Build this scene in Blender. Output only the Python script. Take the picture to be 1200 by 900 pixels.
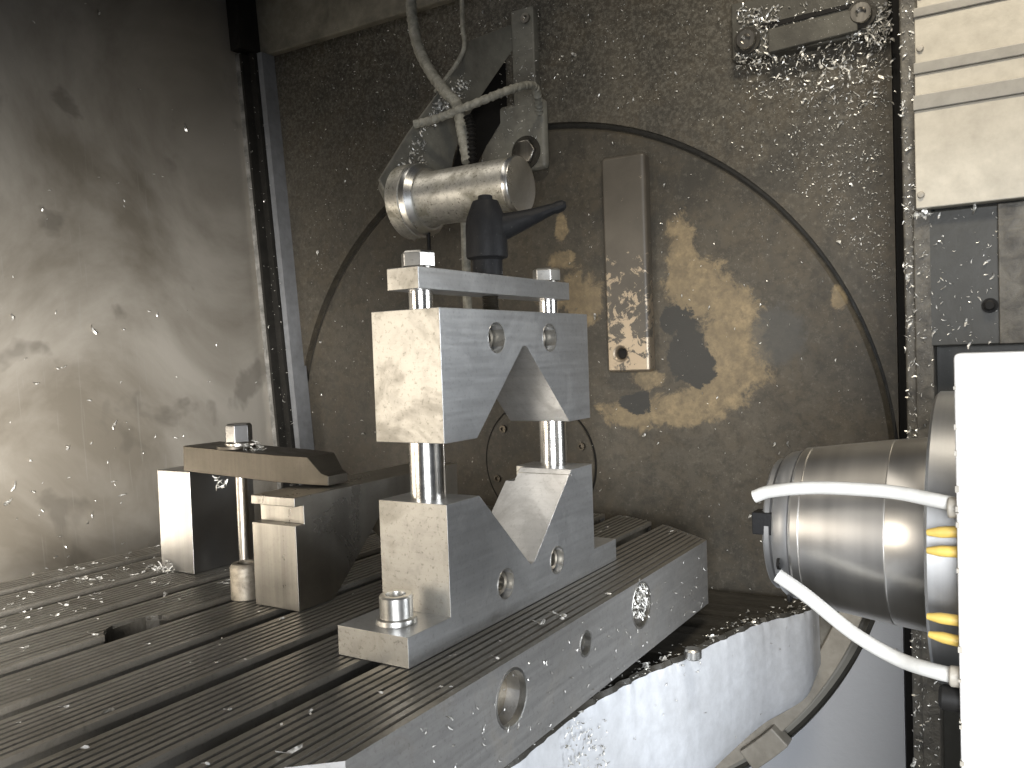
import bpy, bmesh, math, random
from mathutils import Vector, Matrix
random.seed(7)
scn = bpy.context.scene
C = scn.collection
for o in list(bpy.data.objects): bpy.data.objects.remove(o)

# ------------------------------------------------------------------ camera
CAM = Vector((.4298, -.5819, .2469)); FPX = 1001.6
def cam_axes(yaw, pitch, roll):
    a, b, c = map(math.radians, (yaw, pitch, roll))
    f = Vector((-math.sin(a)*math.cos(b), math.cos(a)*math.cos(b), math.sin(b)))
    r = Vector((math.cos(a), math.sin(a), 0)); u = r.cross(f)
    return r*math.cos(c)+u*math.sin(c), u*math.cos(c)-r*math.sin(c), f
CR, CU, CF = cam_axes(31.7678, -1.9353, -2.0281)
cd = bpy.data.cameras.new('camera'); cam = bpy.data.objects.new('camera', cd); C.objects.link(cam)
cam.matrix_world = Matrix(((CR.x, CU.x, -CF.x, CAM.x), (CR.y, CU.y, -CF.y, CAM.y), (CR.z, CU.z, -CF.z, CAM.z), (0, 0, 0, 1)))
cd.sensor_fit = 'HORIZONTAL'; cd.sensor_width = 36; cd.lens = FPX/1200*36; cd.clip_start = .01; cd.clip_end = 50
scn.camera = cam
def onp(u, v, ax, val):
    """photo pixel -> point on the plane axis=val"""
    d = CF+CR*((u-600)/FPX)+CU*((450-v)/FPX)
    return CAM+d*((val-CAM[ax])/d[ax])

# ------------------------------------------------------------------ world and lamps
w = bpy.data.worlds.new('World'); scn.world = w; w.use_nodes = True
w.node_tree.nodes['Background'].inputs[0].default_value = (.80, .86, 1, 1)
w.node_tree.nodes['Background'].inputs[1].default_value = .035
def area(name, loc, to, sx, sy, power, col, spread=180):
    l = bpy.data.lights.new(name, 'AREA'); l.shape = 'RECTANGLE'; l.size = sx; l.size_y = sy; l.energy = power; l.color = col; l.spread = math.radians(spread)
    o = bpy.data.objects.new(name, l); C.objects.link(o); o.location = loc
    o.rotation_euler = (Vector(to)-Vector(loc)).to_track_quat('-Z', 'Y').to_euler()
    return o
area('door_daylight', (.66, -.92, .10), (.24, .3, -.14), .5, .6, 6.3, (.93, .96, 1), 76)
area('hall_lamp', (-.66, -.92, .24), (-.08, .1, .14), .45, .45, .78, (1, .90, .76), 54)
area('side_wall_fill', (-.10, -.70, .00), (-.86, -.03, -.03), .35, .35, 10.5, (1, .96, .905), 66)  # fill lamp added to make the pool of light on the side wall
area('work_lamp', (.42, -.15, 1.35), (.32, .52, .45), .45, .12, 2.8, (1, .9, .74), 70)
area('ceiling_tube', (-.55, -.05, 1.22), (-.2, .1, .0), 1.0, .22, .75, (1, .93, .82), 110)
area('right_side_fill', (.86, .28, .12), (-.85, -.22, -.22), .30, .62, 2.0, (.90, .95, 1), 70)  # cool fill lamp added out of view to brighten the right-facing steel
scn.view_settings.view_transform = 'Standard'; scn.view_settings.look = 'None'
scn.view_settings.exposure = 0; scn.view_settings.gamma = 1
scn.render.engine = 'CYCLES'

# ------------------------------------------------------------------ materials
class N:
    def __init__(s, name):
        s.m = bpy.data.materials.new(name); s.m.use_nodes = True
        s.t = s.m.node_tree; s.b = s.t.nodes['Principled BSDF']
        s.co = s.t.nodes.new('ShaderNodeTexCoord').outputs['Object']
    def n(s, t, **k):
        x = s.t.nodes.new(t)
        for a, v in k.items(): setattr(x, a, v)
        return x
    def link(s, a, b): s.t.links.new(a, b)
    def put(s, sock, v):
        if isinstance(v, (int, float, tuple)): sock.default_value = v
        else: s.link(v, sock)
    def scale(s, sc):
        m = s.n('ShaderNodeMapping'); s.link(s.co, m.inputs[0]); m.inputs['Scale'].default_value = sc; return m.outputs[0]
    def noise(s, sc, detail=4, rough=.55, vec=None, dist=0):
        x = s.n('ShaderNodeTexNoise'); x.inputs['Scale'].default_value = sc; x.inputs['Detail'].default_value = detail
        x.inputs['Roughness'].default_value = rough; x.inputs['Distortion'].default_value = dist
        s.link(vec if vec is not None else s.co, x.inputs['Vector']); return x.outputs['Fac']
    def math(s, op, a, b=0., clamp=False):
        x = s.n('ShaderNodeMath', operation=op, use_clamp=clamp); s.put(x.inputs[0], a); s.put(x.inputs[1], b); return x.outputs[0]
    def ramp(s, f, a, b, lo=0., hi=1.):
        x = s.n('ShaderNodeMapRange'); s.put(x.inputs[0], f)
        for i, v in enumerate((a, b, lo, hi)): x.inputs[i+1].default_value = v
        return x.outputs[0]
    def mix(s, f, a, b):
        x = s.n('ShaderNodeMix', data_type='RGBA'); s.put(x.inputs[0], f)
        s.put(x.inputs[6], a if not isinstance(a, tuple) else (*a, 1)); s.put(x.inputs[7], b if not isinstance(b, tuple) else (*b, 1)); return x.outputs[2]
    def bump(s, h, st, d=.001):
        x = s.n('ShaderNodeBump'); x.inputs['Strength'].default_value = st; x.inputs['Distance'].default_value = d
        s.link(h, x.inputs['Height']); s.link(x.outputs[0], s.b.inputs['Normal'])
    def done(s, col, rough, metal=0.):
        s.put(s.b.inputs['Base Color'], col if not isinstance(col, tuple) else (*col, 1)); s.put(s.b.inputs['Roughness'], rough); s.put(s.b.inputs['Metallic'], metal)
        return s.m
    def sep(s):
        x = s.n('ShaderNodeSeparateXYZ'); s.link(s.co, x.inputs[0]); return x.outputs
    def blobs(s, lst, a, b):
        """ragged patch: union of ellipses in the a-b plane"""
        o = s.sep(); cur = None
        for (ca, cb, ra, rb) in lst:
            p = s.math('DIVIDE', s.math('SUBTRACT', o[a], ca), ra); q = s.math('DIVIDE', s.math('SUBTRACT', o[b], cb), rb)
            d = s.math('SUBTRACT', 1., s.math('SQRT', s.math('ADD', s.math('MULTIPLY', p, p), s.math('MULTIPLY', q, q))))
            cur = d if cur is None else s.math('MAXIMUM', cur, d)
        return cur

def steel(name, col, rough, stretch=(40, 6, 260), stain=.5, staincol=(.30, .27, .22), metal=1., streak=.10, grain=.5):
    k = N(name)
    br = k.noise(1, 3, .6, k.scale(stretch))
    bl = k.noise(11, 7, .66, dist=.8); b2 = k.noise(45, 6, .7, dist=.4)
    fine = k.noise(260, 3, .7)
    st = k.math('MULTIPLY', k.ramp(bl, .48, .62), stain)
    c = k.mix(k.ramp(br, .3, .7), tuple(v*(1-streak) for v in col), tuple(min(1, v*(1+streak)) for v in col))
    c = k.mix(k.math('MULTIPLY', k.ramp(b2, .50, .60), stain*.55), c, tuple(v*.72 for v in col))
    c = k.mix(st, c, staincol)
    c = k.mix(k.math('MULTIPLY', k.ramp(fine, .56, .68), grain*stain), c, tuple(v*.5 for v in staincol))
    r = k.math('ADD', k.math('ADD', rough-.08, k.math('MULTIPLY', br, .08)), k.math('ADD', k.math('MULTIPLY', st, .2), k.math('MULTIPLY', b2, .09*min(1, stain*2))))
    k.bump(k.math('ADD', br, k.math('MULTIPLY', fine, .5)), .07 if stain else .0, .0003)
    return k.done(c, r, metal)
M = {}
M['ground'] = steel('ground steel', (.60, .605, .61), .36, (8, 10, 260), .45, (.32, .315, .30), .93, .07)
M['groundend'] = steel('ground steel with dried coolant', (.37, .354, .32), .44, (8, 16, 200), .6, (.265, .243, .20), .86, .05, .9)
M['turned'] = steel('polished rod', (.70, .68, .65), .22, (60, 60, 300), .25)
M['pallet'] = steel('oiled pallet steel', (.36, .345, .315), .38, (60, 4, 60), .6, (.21, .195, .16), .92, .12)
M['palletside'] = steel('pallet side steel', (.37, .362, .35), .42, (30, 10, 260), .6, (.25, .23, .2), .8)
M['slotwall'] = steel('slot wall steel', (.30, .28, .245), .45, (30, 5, 100), .5, (.12, .11, .09), .75)
M['darksteel'] = steel('blackened clamp steel', (.088, .078, .064), .42, (300, 20, 6), .5, (.10, .09, .07), .9)
M['vb'] = steel('oily ground steel', (.40, .38, .345), .30, (120, 20, 3), .25, (.24, .22, .185), 1., .22)
M['riser'] = steel('satin steel', (.30, .297, .293), .36, (120, 10, 3), .15, (.3, .28, .25), 1., .08)
M['nut'] = steel('zinc nut steel', (.66, .65, .62), .3, (60, 60, 60), .5)
M['spin'] = steel('turned spindle steel', (.80, .775, .735), .35, (60, 1, 1), .0, (.48, .45, .40), 1., .06)
M['spin2'] = steel('spindle flange steel', (.30, .30, .30), .42, (200, 3, 3), .15, (.4, .38, .35), .8, .06)
M['alu'] = steel('dull aluminium', (.58, .565, .52), .42, (120, 6, 6), 1., (.30, .285, .235), .85, .06, .9)
M['worn'] = steel('stained bush steel', (.30, .27, .22), .5, (60, 60, 6), .9, (.13, .11, .085), .85, .25)
M['alub'] = steel('bright aluminium', (.82, .82, .80), .3, (300, 10, 10), .2)
def paint(name, col, dirt, rough=.45, amt=.6, speck=0., spec=.5, sc=5., bumps=.25):
    k = N(name)
    g = k.noise(sc, 8, .62, dist=.4); f = k.noise(70, 4, .65)
    c = k.mix(k.math('MULTIPLY', k.ramp(g, .36, .68), amt), col, dirt)
    c = k.mix(k.ramp(f, .35, .8, 0, .35), c, tuple(v*.6 for v in dirt))
    if speck:
        s1 = k.ramp(k.noise(420, 2, .6), .69, .74); big = k.ramp(k.noise(3.2, 3, .6), .42, .62)
        c = k.mix(k.math('MULTIPLY', k.math('MULTIPLY', s1, big), speck), c, (.55, .54, .50))
    k.bump(k.math('ADD', f, g), bumps, .0015)
    k.b.inputs['Specular IOR Level'].default_value = spec
    return k.done(c, k.math('ADD', rough-.08, k.math('MULTIPLY', g, .2)))
M['white'] = paint('white casting paint', (.52, .535, .56), (.36, .36, .36), .34, .7, 0., .5, 6)
M['cover'] = paint('white cover paint', (.86, .86, .85), (.78, .77, .74), .4, .3)
M['cream'] = paint('cream way cover', (.50, .465, .39), (.30, .272, .22), .36, .6, 0, .5, 8)
M['creamstep'] = paint('grey cover lip', (.30, .285, .25), (.18, .168, .145), .4, .5)
M['greyplate'] = paint('dark grey plate', (.042, .042, .037), (.025, .024, .02), .45, .6, .3)
M['header'] = paint('dusty header paint', (.32, .295, .235), (.13, .12, .095), .5, .8, 1., .3, 16, .8)
M['grime'] = paint('oily grime', (.05, .046, .038), (.022, .02, .017), .42, .7, .5, .25, 20, .8)
M['chippost'] = paint('chip-crusted post', (.12, .11, .09), (.03, .027, .023), .5, .9, 1., .5, 60, 1.)
M['bracket'] = paint('dusty bracket paint', (.21, .205, .175), (.075, .07, .06), .45, .8, .8, .5, 14, .5)
M['cleat'] = paint('oily cleat paint', (.11, .105, .088), (.04, .037, .031), .45, .8, .8, .3, 14, .5)
M['hose'] = paint('dusty hose', (.36, .35, .30), (.14, .134, .11), .6, .9, .8, .5, 90, 1.)
M['black'] = paint('black plastic', (.012, .012, .013), (.02, .02, .02), .5, .5, .2, .12, 60, .5)
M['tube'] = paint('white tube', (.60, .60, .58), (.46, .44, .39), .35, .3)
M['yellow'] = paint('yellow nozzle', (.60, .42, .10), (.34, .23, .06), .45, .5, 0, .5, 60)
M['strip'] = paint('blue grey strip', (.27, .28, .295), (.10, .10, .10), .4, .6, .3)
M['stripd'] = paint('dark channel', (.03, .028, .025), (.014, .014, .012), .5, .7, .4, .2, 30, .7)
M['stripe_edge'] = paint('chipped seal edge', (.34, .33, .31), (.06, .06, .054), .5, .9, .3, .5, 40, .6)
M['dark'] = paint('dark hole', (.014, .013, .012), (.008, .008, .008), .55, .5, 0, .15)
M['rail'] = paint('worn brown rim', (.36, .33, .28), (.20, .18, .145), .45, .7, .7, .5, 20, .4)
k = N('bright metal chips'); M['chip'] = k.done(k.mix(k.ramp(k.noise(230, 1), .38, .62), (.26, .25, .22), (.95, .94, .90)), .34, .55)

def wallmat(name, disc):
    k = N(name); o = k.sep()
    g = k.noise(3.4, 8, .62, dist=.5); f = k.noise(75, 6, .74); m = k.noise(16, 8, .68, dist=.5)
    c = k.mix(k.ramp(g, .36, .64), (.092, .081, .063), (.040, .037, .031))
    c = k.mix(k.ramp(m, .46, .62, 0, .6), c, (.082, .068, .048))
    c = k.mix(k.ramp(f, .46, .62, 0, .55 if disc else .5), c, (.034, .031, .026))
    c = k.mix(k.ramp(k.noise(140, 5, .75), .55, .68, 0, .25 if disc else .35), c, (.21, .195, .16))
    if disc: c = k.mix(k.ramp(k.math('ADD', o[2], k.math('MULTIPLY', k.math('SUBTRACT', m, .5), .10)), -.20, -.13), (.30, .285, .25), c)
    if not disc:   # oil-mist residue stops low on the wall, below is the clean paint
        c = k.mix(k.ramp(k.math('ADD', o[2], k.math('MULTIPLY', k.math('SUBTRACT', m, .5), .12)), -.13, -.06), (.37, .38, .40), c)
        dust = k.ramp(k.math('ADD', o[2], k.math('MULTIPLY', m, .2)), .5, .95)
        c = k.mix(k.math('MULTIPLY', k.math('MULTIPLY', k.ramp(k.noise(210, 5, .75), .46, .62), dust), .5), c, (.27, .255, .215))
    r = k.math('ADD', .30, k.math('MULTIPLY', g, .28))
    if disc:
        tan = [(.000, .335, .060, .055), (-.028, .385, .030, .07), (.045, .275, .055, .075), (.055, .225, .05, .05), (.015, .18, .06, .04),
               (-.05, .155, .075, .032), (-.125, .150, .06, .028), (-.20, .335, .045, .055), (-.235, .40, .03, .02), (-.245, .345, .05, .03), (-.235, .455, .014, .03), (.196, .312, .014, .02), (-.09, .205, .035, .02)]
        tn = k.math('ADD', k.blobs(tan, 0, 2), k.math('MULTIPLY', k.math('SUBTRACT', k.noise(24, 9, .74, dist=.5), .54), 2.3))
        c = k.mix(k.ramp(tn, -.05, .2), c, k.mix(k.ramp(f, .38, .62), k.mix(k.ramp(m, .4, .6), (.27, .21, .125), (.195, .153, .093)), (.14, .112, .073)))
        dk = k.math('ADD', k.blobs([(-.028, .245, .038, .062), (-.05, .29, .02, .03), (-.01, .215, .03, .035), (-.115, .165, .04, .02)], 0, 2), k.math('MULTIPLY', k.math('SUBTRACT', k.noise(24, 8, .7, dist=.4), .55), 2.0))
        c = k.mix(k.ramp(dk, .0, .12), c, (.034, .034, .032))
        sm = k.math('ADD', k.blobs([(.11, .26, .045, .05)], 0, 2), k.math('SUBTRACT', k.noise(70, 5, .8), .5))
        c = k.mix(k.ramp(sm, .0, .3, 0, .7), c, (.07, .07, .066))
    s1 = k.ramp(k.noise(380, 2, .6), .70, .75)
    c = k.mix(k.math('MULTIPLY', s1, k.ramp(k.noise(4, 3, .6), .40, .62, 0, .8)), c, (.45, .44, .40))
    k.bump(k.math('ADD', f, m), .35, .0015); k.b.inputs['Specular IOR Level'].default_value = .32
    return k.done(c, r)
M['wall'] = wallmat('misted wall paint', False)
M['disc'] = wallmat('misted turntable paint', True)
k = N('filmed stainless sheet')
g = k.noise(2.6, 7, .58, dist=.8); f = k.noise(120, 3, .6); sp = k.ramp(k.noise(8, 4, .5, dist=.3), .60, .66)
scr = k.ramp(k.noise(1, 2, .5, k.scale((3, 220, 8))), .66, .72)
c = k.mix(k.ramp(g, .38, .62), (.46, .43, .38), (.22, .197, .16)); c = k.mix(k.math('MULTIPLY', sp, .5), c, (.13, .118, .098)); c = k.mix(k.math('MULTIPLY', scr, .2), c, (.40, .39, .36))
k.bump(k.math('ADD', f, k.math('MULTIPLY', g, 2)), .12, .001)
M['sheet'] = k.done(c, k.math('ADD', .28, k.math('MULTIPLY', g, .22)), .5)
# worn handle bar on the turntable: bare metal rubbed through at the lower half
k = N('rubbed bar paint'); o3 = k.sep()
wr = k.math('ADD', k.ramp(o3[2], .44, .22, -.4, .22), k.math('MULTIPLY', k.math('SUBTRACT', k.noise(48, 9, .76, dist=.6), .5), 3.0))
wm = k.ramp(wr, .0, .06); g = k.noise(9, 5, .6)
c = k.mix(wm, k.mix(k.ramp(g, .35, .65), (.105, .092, .074), (.062, .055, .045)), k.mix(g, (.42, .355, .27), (.30, .25, .19)))
k.bump(k.noise(60, 5, .6), .2, .001)
M['bar'] = k.done(c, .44, k.math('MULTIPLY', wm, .75))

# ------------------------------------------------------------------ mesh helpers
def rawobj(name, bm, mat, parent=None):
    me = bpy.data.meshes.new(name); bmesh.ops.recalc_face_normals(bm, faces=bm.faces[:]); bm.to_mesh(me); bm.free()
    me.materials.append(M[mat]); o = bpy.data.objects.new(name, me); C.objects.link(o); o.parent = parent
    return o
def finish(o, bevel=0., seg=2, smooth=True, cutters=()):
    """boolean cuts and bevel, applied"""
    for cu in cutters:
        m = o.modifiers.new('cut', 'BOOLEAN'); m.operation = 'DIFFERENCE'; m.object = cu; m.solver = 'EXACT'
    if bevel:
        b = o.modifiers.new('bev', 'BEVEL'); b.width = bevel; b.segments = seg; b.limit_method = 'ANGLE'; b.angle_limit = math.radians(35); b.harden_normals = False
    if o.modifiers:
        bpy.context.view_layer.update()
        dg = bpy.context.evaluated_depsgraph_get(); me = bpy.data.meshes.new_from_object(o.evaluated_get(dg))
        o.modifiers.clear(); o.data = me
    for cu in cutters: bpy.data.objects.remove(cu)
    if smooth:
        for p in o.data.polygons: p.use_smooth = True
        o.data.set_sharp_from_angle(angle=math.radians(50 if bevel else 32))
        if bevel:
            w_ = o.modifiers.new('wn', 'WEIGHTED_NORMAL'); w_.keep_sharp = True; w_.weight = 80
            bpy.context.view_layer.update()
            dg = bpy.context.evaluated_depsgraph_get(); me = bpy.data.meshes.new_from_object(o.evaluated_get(dg)); o.modifiers.clear(); o.data = me
    return o
def box(bm, x0, x1, y0, y1, z0, z1):
    v = [bm.verts.new((x, y, z)) for x in (x0, x1) for y in (y0, y1) for z in (z0, z1)]
    for f in ((0, 1, 3, 2), (4, 6, 7, 5), (0, 4, 5, 1), (2, 3, 7, 6), (0, 2, 6, 4), (1, 5, 7, 3)): bm.faces.new([v[i] for i in f])
def boxo(name, b, mat, parent=None, bevel=.0007, seg=2):
    bm = bmesh.new(); box(bm, *b); return finish(rawobj(name, bm, mat, parent), bevel, seg)
def prism(bm, poly, ax, a, b):
    """polygon in the two other axes, extruded along ax from a to b"""
    def P(p, t):
        q = list(p); q.insert(ax, t); return q
    A = [bm.verts.new(P(p, a)) for p in poly]; B = [bm.verts.new(P(p, b)) for p in poly]; n = len(poly)
    bm.faces.new(A); bm.faces.new(B[::-1])
    for i in range(n): bm.faces.new((A[i], A[(i+1) % n], B[(i+1) % n], B[i]))
def prismo(name, poly, ax, a, b, mat, parent=None, bevel=.0007, cutters=(), seg=2):
    bm = bmesh.new(); prism(bm, poly, ax, a, b); return finish(rawobj(name, bm, mat, parent), bevel, seg, True, cutters)
def lathe(bm, prof, axis, org, n=48, rot=0.):
    """prof: (r, t) along axis; closed with caps when r=0"""
    d = Vector(axis).normalized(); e = d.orthogonal().normalized(); g = d.cross(e); org = Vector(org); prev = None
    for r, t in prof:
        if r < 1e-7: ring = [bm.verts.new(org+d*t)]
        else: ring = [bm.verts.new(org+d*t+(e*math.cos(rot+2*math.pi*i/n)+g*math.sin(rot+2*math.pi*i/n))*r) for i in range(n)]
        if prev:
            for i in range(n):
                a, b = prev[i % len(prev)], prev[(i+1) % len(prev)]; c_, d_ = ring[(i+1) % len(ring)], ring[i % len(ring)]
                vs = []
                for v in (a, b, c_, d_):
                    if v not in vs: vs.append(v)
                if len(vs) > 2: bm.faces.new(vs)
        prev = ring
def latheo(name, prof, axis, org, mat, parent=None, n=48, bevel=0., rot=0.):
    bm = bmesh.new(); lathe(bm, prof, axis, org, n, rot); return finish(rawobj(name, bm, mat, parent), bevel)
def cyl(r, a, b, c=.0006): return [(0, a), (r-c, a), (r, a+c), (r, b-c), (r-c, b), (0, b)]
def hexo(name, r, a, b, axis, org, mat, parent=None, rot=.3):
    h = b-a
    bm = bmesh.new(); lathe(bm, [(0, a), (r, a), (r, b-h*.14), (r*.86, b), (0, b)], axis, org, 6, rot); return finish(rawobj(name, bm, mat, parent), .0006)
def cutter_cyl(r, axis, org, a, b, n=40):
    bm = bmesh.new(); lathe(bm, [(0, a), (r, a), (r, b), (0, b)], axis, org, n); return rawobj('cutter', bm, 'dark')
def cutter_box(*b):
    bm = bmesh.new(); box(bm, *b); return rawobj('cutter', bm, 'dark')
def spline(pts, n=10):
    out = []; P = [Vector(p) for p in pts]; P = [P[0]*2-P[1]]+P+[P[-1]*2-P[-2]]
    for i in range(1, len(P)-2):
        for j in range(n):
            t = j/n; a, b, c_, d = P[i-1:i+3]
            out.append(.5*((2*b)+(c_-a)*t+(2*a-5*b+4*c_-d)*t*t+(3*b-a-3*c_+d)*t**3))
    out.append(P[-2]); return out
def tubeo(name, pts, r, mat, parent=None, n=14, rad=None, sub=10):
    S = spline(pts, sub); bm = bmesh.new(); prev = None; up = Vector((.13, .2, .97))
    for i, p in enumerate(S):
        t = (S[min(i+1, len(S)-1)]-S[max(i-1, 0)]).normalized(); e = t.cross(up).normalized(); g = t.cross(e)
        rr = r*(rad(i/(len(S)-1)) if rad else 1)
        ring = [bm.verts.new(p+(e*math.cos(2*math.pi*j/n)+g*math.sin(2*math.pi*j/n))*rr) for j in range(n)]
        if prev:
            for j in range(n): bm.faces.new((prev[j], prev[(j+1) % n], ring[(j+1) % n], ring[j]))
        else: bm.faces.new(ring)
        prev = ring
    bm.faces.new(prev[::-1]); return finish(rawobj(name, bm, mat, parent))
def empty(name, loc):
    o = bpy.data.objects.new(name, None); C.objects.link(o); o.location = loc; o.empty_display_size = .02; return o
def tag(o, label, cat=None, group=None, kind=None):
    o['label'] = label
    if cat: o['category'] = cat
    if group: o['group'] = group
    if kind: o['kind'] = kind
    return o
def nest(parts, rules):
    """hang small pieces under the part they belong to: rules = {piece name: part name}"""
    for o in parts:
        t = rules.get(o.name.split('.')[0])
        if t:
            c_ = [p for p in parts if p.name.split('.')[0] == t]; q = o.data.vertices[0].co
            o.parent = min(c_, key=lambda p: min((v.co-q).length for v in p.data.vertices))
    return parts
def adopt(root, *obs):
    """parent parts built in world space to an empty that stands at the thing's base"""
    bpy.context.view_layer.update()
    inv = root.matrix_world.inverted()
    for o in obs:
        if not o.parent: o.parent = root; o.matrix_parent_inverse = inv
RULES = {'hub_ring': 'hub', 'hub_screw': 'hub', 'bar_screw': 'handle_bar', 'rim_block': 'rim_rail', 'hole_rim': 'pallet_body', 'hole_plug': 'pallet_body', 'lever_arm': 'lever_hub', 'hold_down_flange': 'hold_down_bolt', 'nut_flange': 'hex_nut', 'nose_screw': 'spindle_nose', 'drive_key': 'spindle_nose', 'tube_fitting': 'cover_panel', 'chipped_edge': 'cover_panel', 'fitting_screw': 'cover_panel', 'plate_bolt': 'plate', 'rivet': 'cover_plate', 'plate_lip': 'cover_plate', 'end_cap': 'sensor_body', 'flange_ring': 'sensor_flange', 'foot_bolt': 'wall_foot', 'foot_washer': 'wall_foot', 'flange_screw': 'wall_flange', 'cleat_washer': 'cleat_bolt', 'cleat_slot': 'cleat_plate'}
def thing(name, loc, label, cat, parts, group=None):
    nest(parts, RULES)
    r = empty(name, loc); tag(r, label, cat, group); adopt(r, *parts); return r

# ------------------------------------------------------------------ setting: walls
YW = .655                      # face of the back wall
DC = (-.291, .064); DR = .554  # turntable centre (x, z) and radius
bm = bmesh.new(); box(bm, -1.05, .268, YW, YW+.06, -.62, 1.15)
wb = finish(rawobj('back_wall', bm, 'wall'), .004, 3, True, [cutter_cyl(DR+.0065, (0, 1, 0), (DC[0], 0, DC[1]), YW-.05, YW+.1, 160)])
tag(wb, 'dark brown-grey misted back wall around the round turntable', kind='structure')
bm = bmesh.new()
lx = lambda z: -.862-.075*(z-.08)
P = [(lx(-.62), -.62), (lx(1.15), 1.15), (lx(1.15)-.02, 1.15), (lx(-.62)-.02, -.62)]
prism(bm, P, 1, -.75, .70)
wl = rawobj('side_wall', bm, 'sheet'); tag(wl, 'stained stainless side wall', kind='structure')
fl = boxo('floor', (-1.1, 1.2, -1.2, .75, -.66, -.62), 'grime', None, 0); tag(fl, 'unseen dark chip pan floor added under the machine to block light', kind='structure')  # out of view, added to stop world light from below
# upper header above the back wall
hd = boxo('wall_header', (-1.02, -.28, .640, .66, .862, 1.15), 'header', None, .004); tag(hd, 'speckled header beam along the top of the back wall', kind='structure')

# corner channel between side wall and back wall
def leanbox(name, dx0, dx1, y0, y1, z0, z1, mat, jag=0):
    bm = bmesh.new(); n = 40 if jag else 1; L = []
    for i in range(n+1):
        z = z0+(z1-z0)*i/n; b = lx(z); j = random.uniform(-jag, jag) if jag else 0
        L.append([bm.verts.new(q) for q in ((b+dx0+j, y0, z), (b+dx1, y0, z), (b+dx1, y1, z), (b+dx0+j, y1, z))])
    for a, b in zip(L, L[1:]):
        for i in range(4): bm.faces.new((a[i], a[(i+1) % 4], b[(i+1) % 4], b[i]))
    bm.faces.new(L[0][::-1]); bm.faces.new(L[-1]); return finish(rawobj(name, bm, mat), 0)
cs = [leanbox('seal_edge', -.004, .014, .600, .612, -.6, .862, 'stripe_edge', .004), leanbox('channel', .004, .036, .615, .66, -.6, .862, 'stripd'),
      leanbox('light_strip', .038, .051, .622, .66, -.6, .862, 'strip'), leanbox('head_gap_shade', -.012, .03, .59, .66, .866, 1.15, 'stripd'), leanbox('channel_lip', .016, .022, .596, .62, -.6, .858, 'stripd')]  # dark box over the strip top stands in for a shaded gap
thing('corner_channel', (lx(-.6), .62, -.6), 'dark upright corner channel with blue-grey strip beside the side wall', 'channel', cs)

# ------------------------------------------------------------------ round turntable
parts = []
bm = bmesh.new(); lathe(bm, [(0, .0), (DR-.006, .0), (DR, .006), (DR, .05), (0, .05)], (0, 1, 0), (DC[0], YW+.006, DC[1]), 180)
disc = finish(rawobj('disc', bm, 'disc'), 0, 2, True); parts.append(disc)
parts.append(latheo('rim_groove', [(DR-.002, .014), (DR+.025, .014), (DR+.025, .02), (DR-.002, .02), (DR-.002, .014)], (0, 1, 0), (DC[0], YW, DC[1]), 'grime', None, 140))
hub = latheo('hub', [(0, -.003), (.1035, -.003), (.1045, -.0015), (.1045, .01)], (0, 1, 0), (DC[0], YW+.006, DC[1]), 'disc', None, 80); parts.append(hub)
parts.append(latheo('hub_ring', [(.1045, .002), (.1045, -.0008), (.1075, -.0008), (.1075, .002)], (0, 1, 0), (DC[0], YW+.006, DC[1]), 'dark', None, 80))
for a in (20, 80, 140, 200, 260, 320):
    parts.append(latheo('hub_screw', [(.0065, 0), (.0065, -.004), (.0035, -.004), (.003, -.001), (0, -.001)], (0, 1, 0), (DC[0]+.088*math.cos(math.radians(a)), YW+.003, DC[1]+.088*math.sin(math.radians(a))), 'darksteel', None, 16))
# raised handle bar
bm = bmesh.new(); box(bm, -.149, -.077, YW-.016, YW+.008, .214, .548)
bar = finish(rawobj('handle_bar', bm, 'bar'), .006, 4, True, [cutter_cyl(.0085, (0, 1, 0), (-.1255, YW-.02, .243), 0, .02)]); parts.append(bar)
parts.append(latheo('bar_screw', cyl(.0075, 0, .008), (0, 1, 0), (-.1255, YW-.008, .243), 'dark', None, 20))
# worn arc rim low on the disc
def arcbar(name, r0, r1, a0, a1, y0, y1, mat, n=40):
    bm = bmesh.new(); L = []
    for i in range(n+1):
        a = math.radians(a0+(a1-a0)*i/n); c_, s_ = math.cos(a), math.sin(a)
        L.append([bm.verts.new((DC[0]+r*c_, y, DC[1]+r*s_)) for r, y in ((r0, y0), (r1, y0), (r1, y1), (r0, y1))])
    for a, b in zip(L, L[1:]):
        for i in range(4): bm.faces.new((a[i], a[(i+1) % 4], b[(i+1) % 4], b[i]))
    bm.faces.new(L[0]); bm.faces.new(L[-1][::-1]); return finish(rawobj(name, bm, mat), .002)
parts.append(arcbar('rim_rail', .515, .545, -80, -15, YW-.014, YW+.007, 'rail'))
parts.append(arcbar('rim_block', .530, .562, -50, -43, YW-.03, YW-.004, 'rail', 12))
tt = thing('turntable', (DC[0], YW, DC[1]-DR), 'huge round dark turntable door with tan worn patches set in the back wall', 'turntable', parts)

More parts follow.
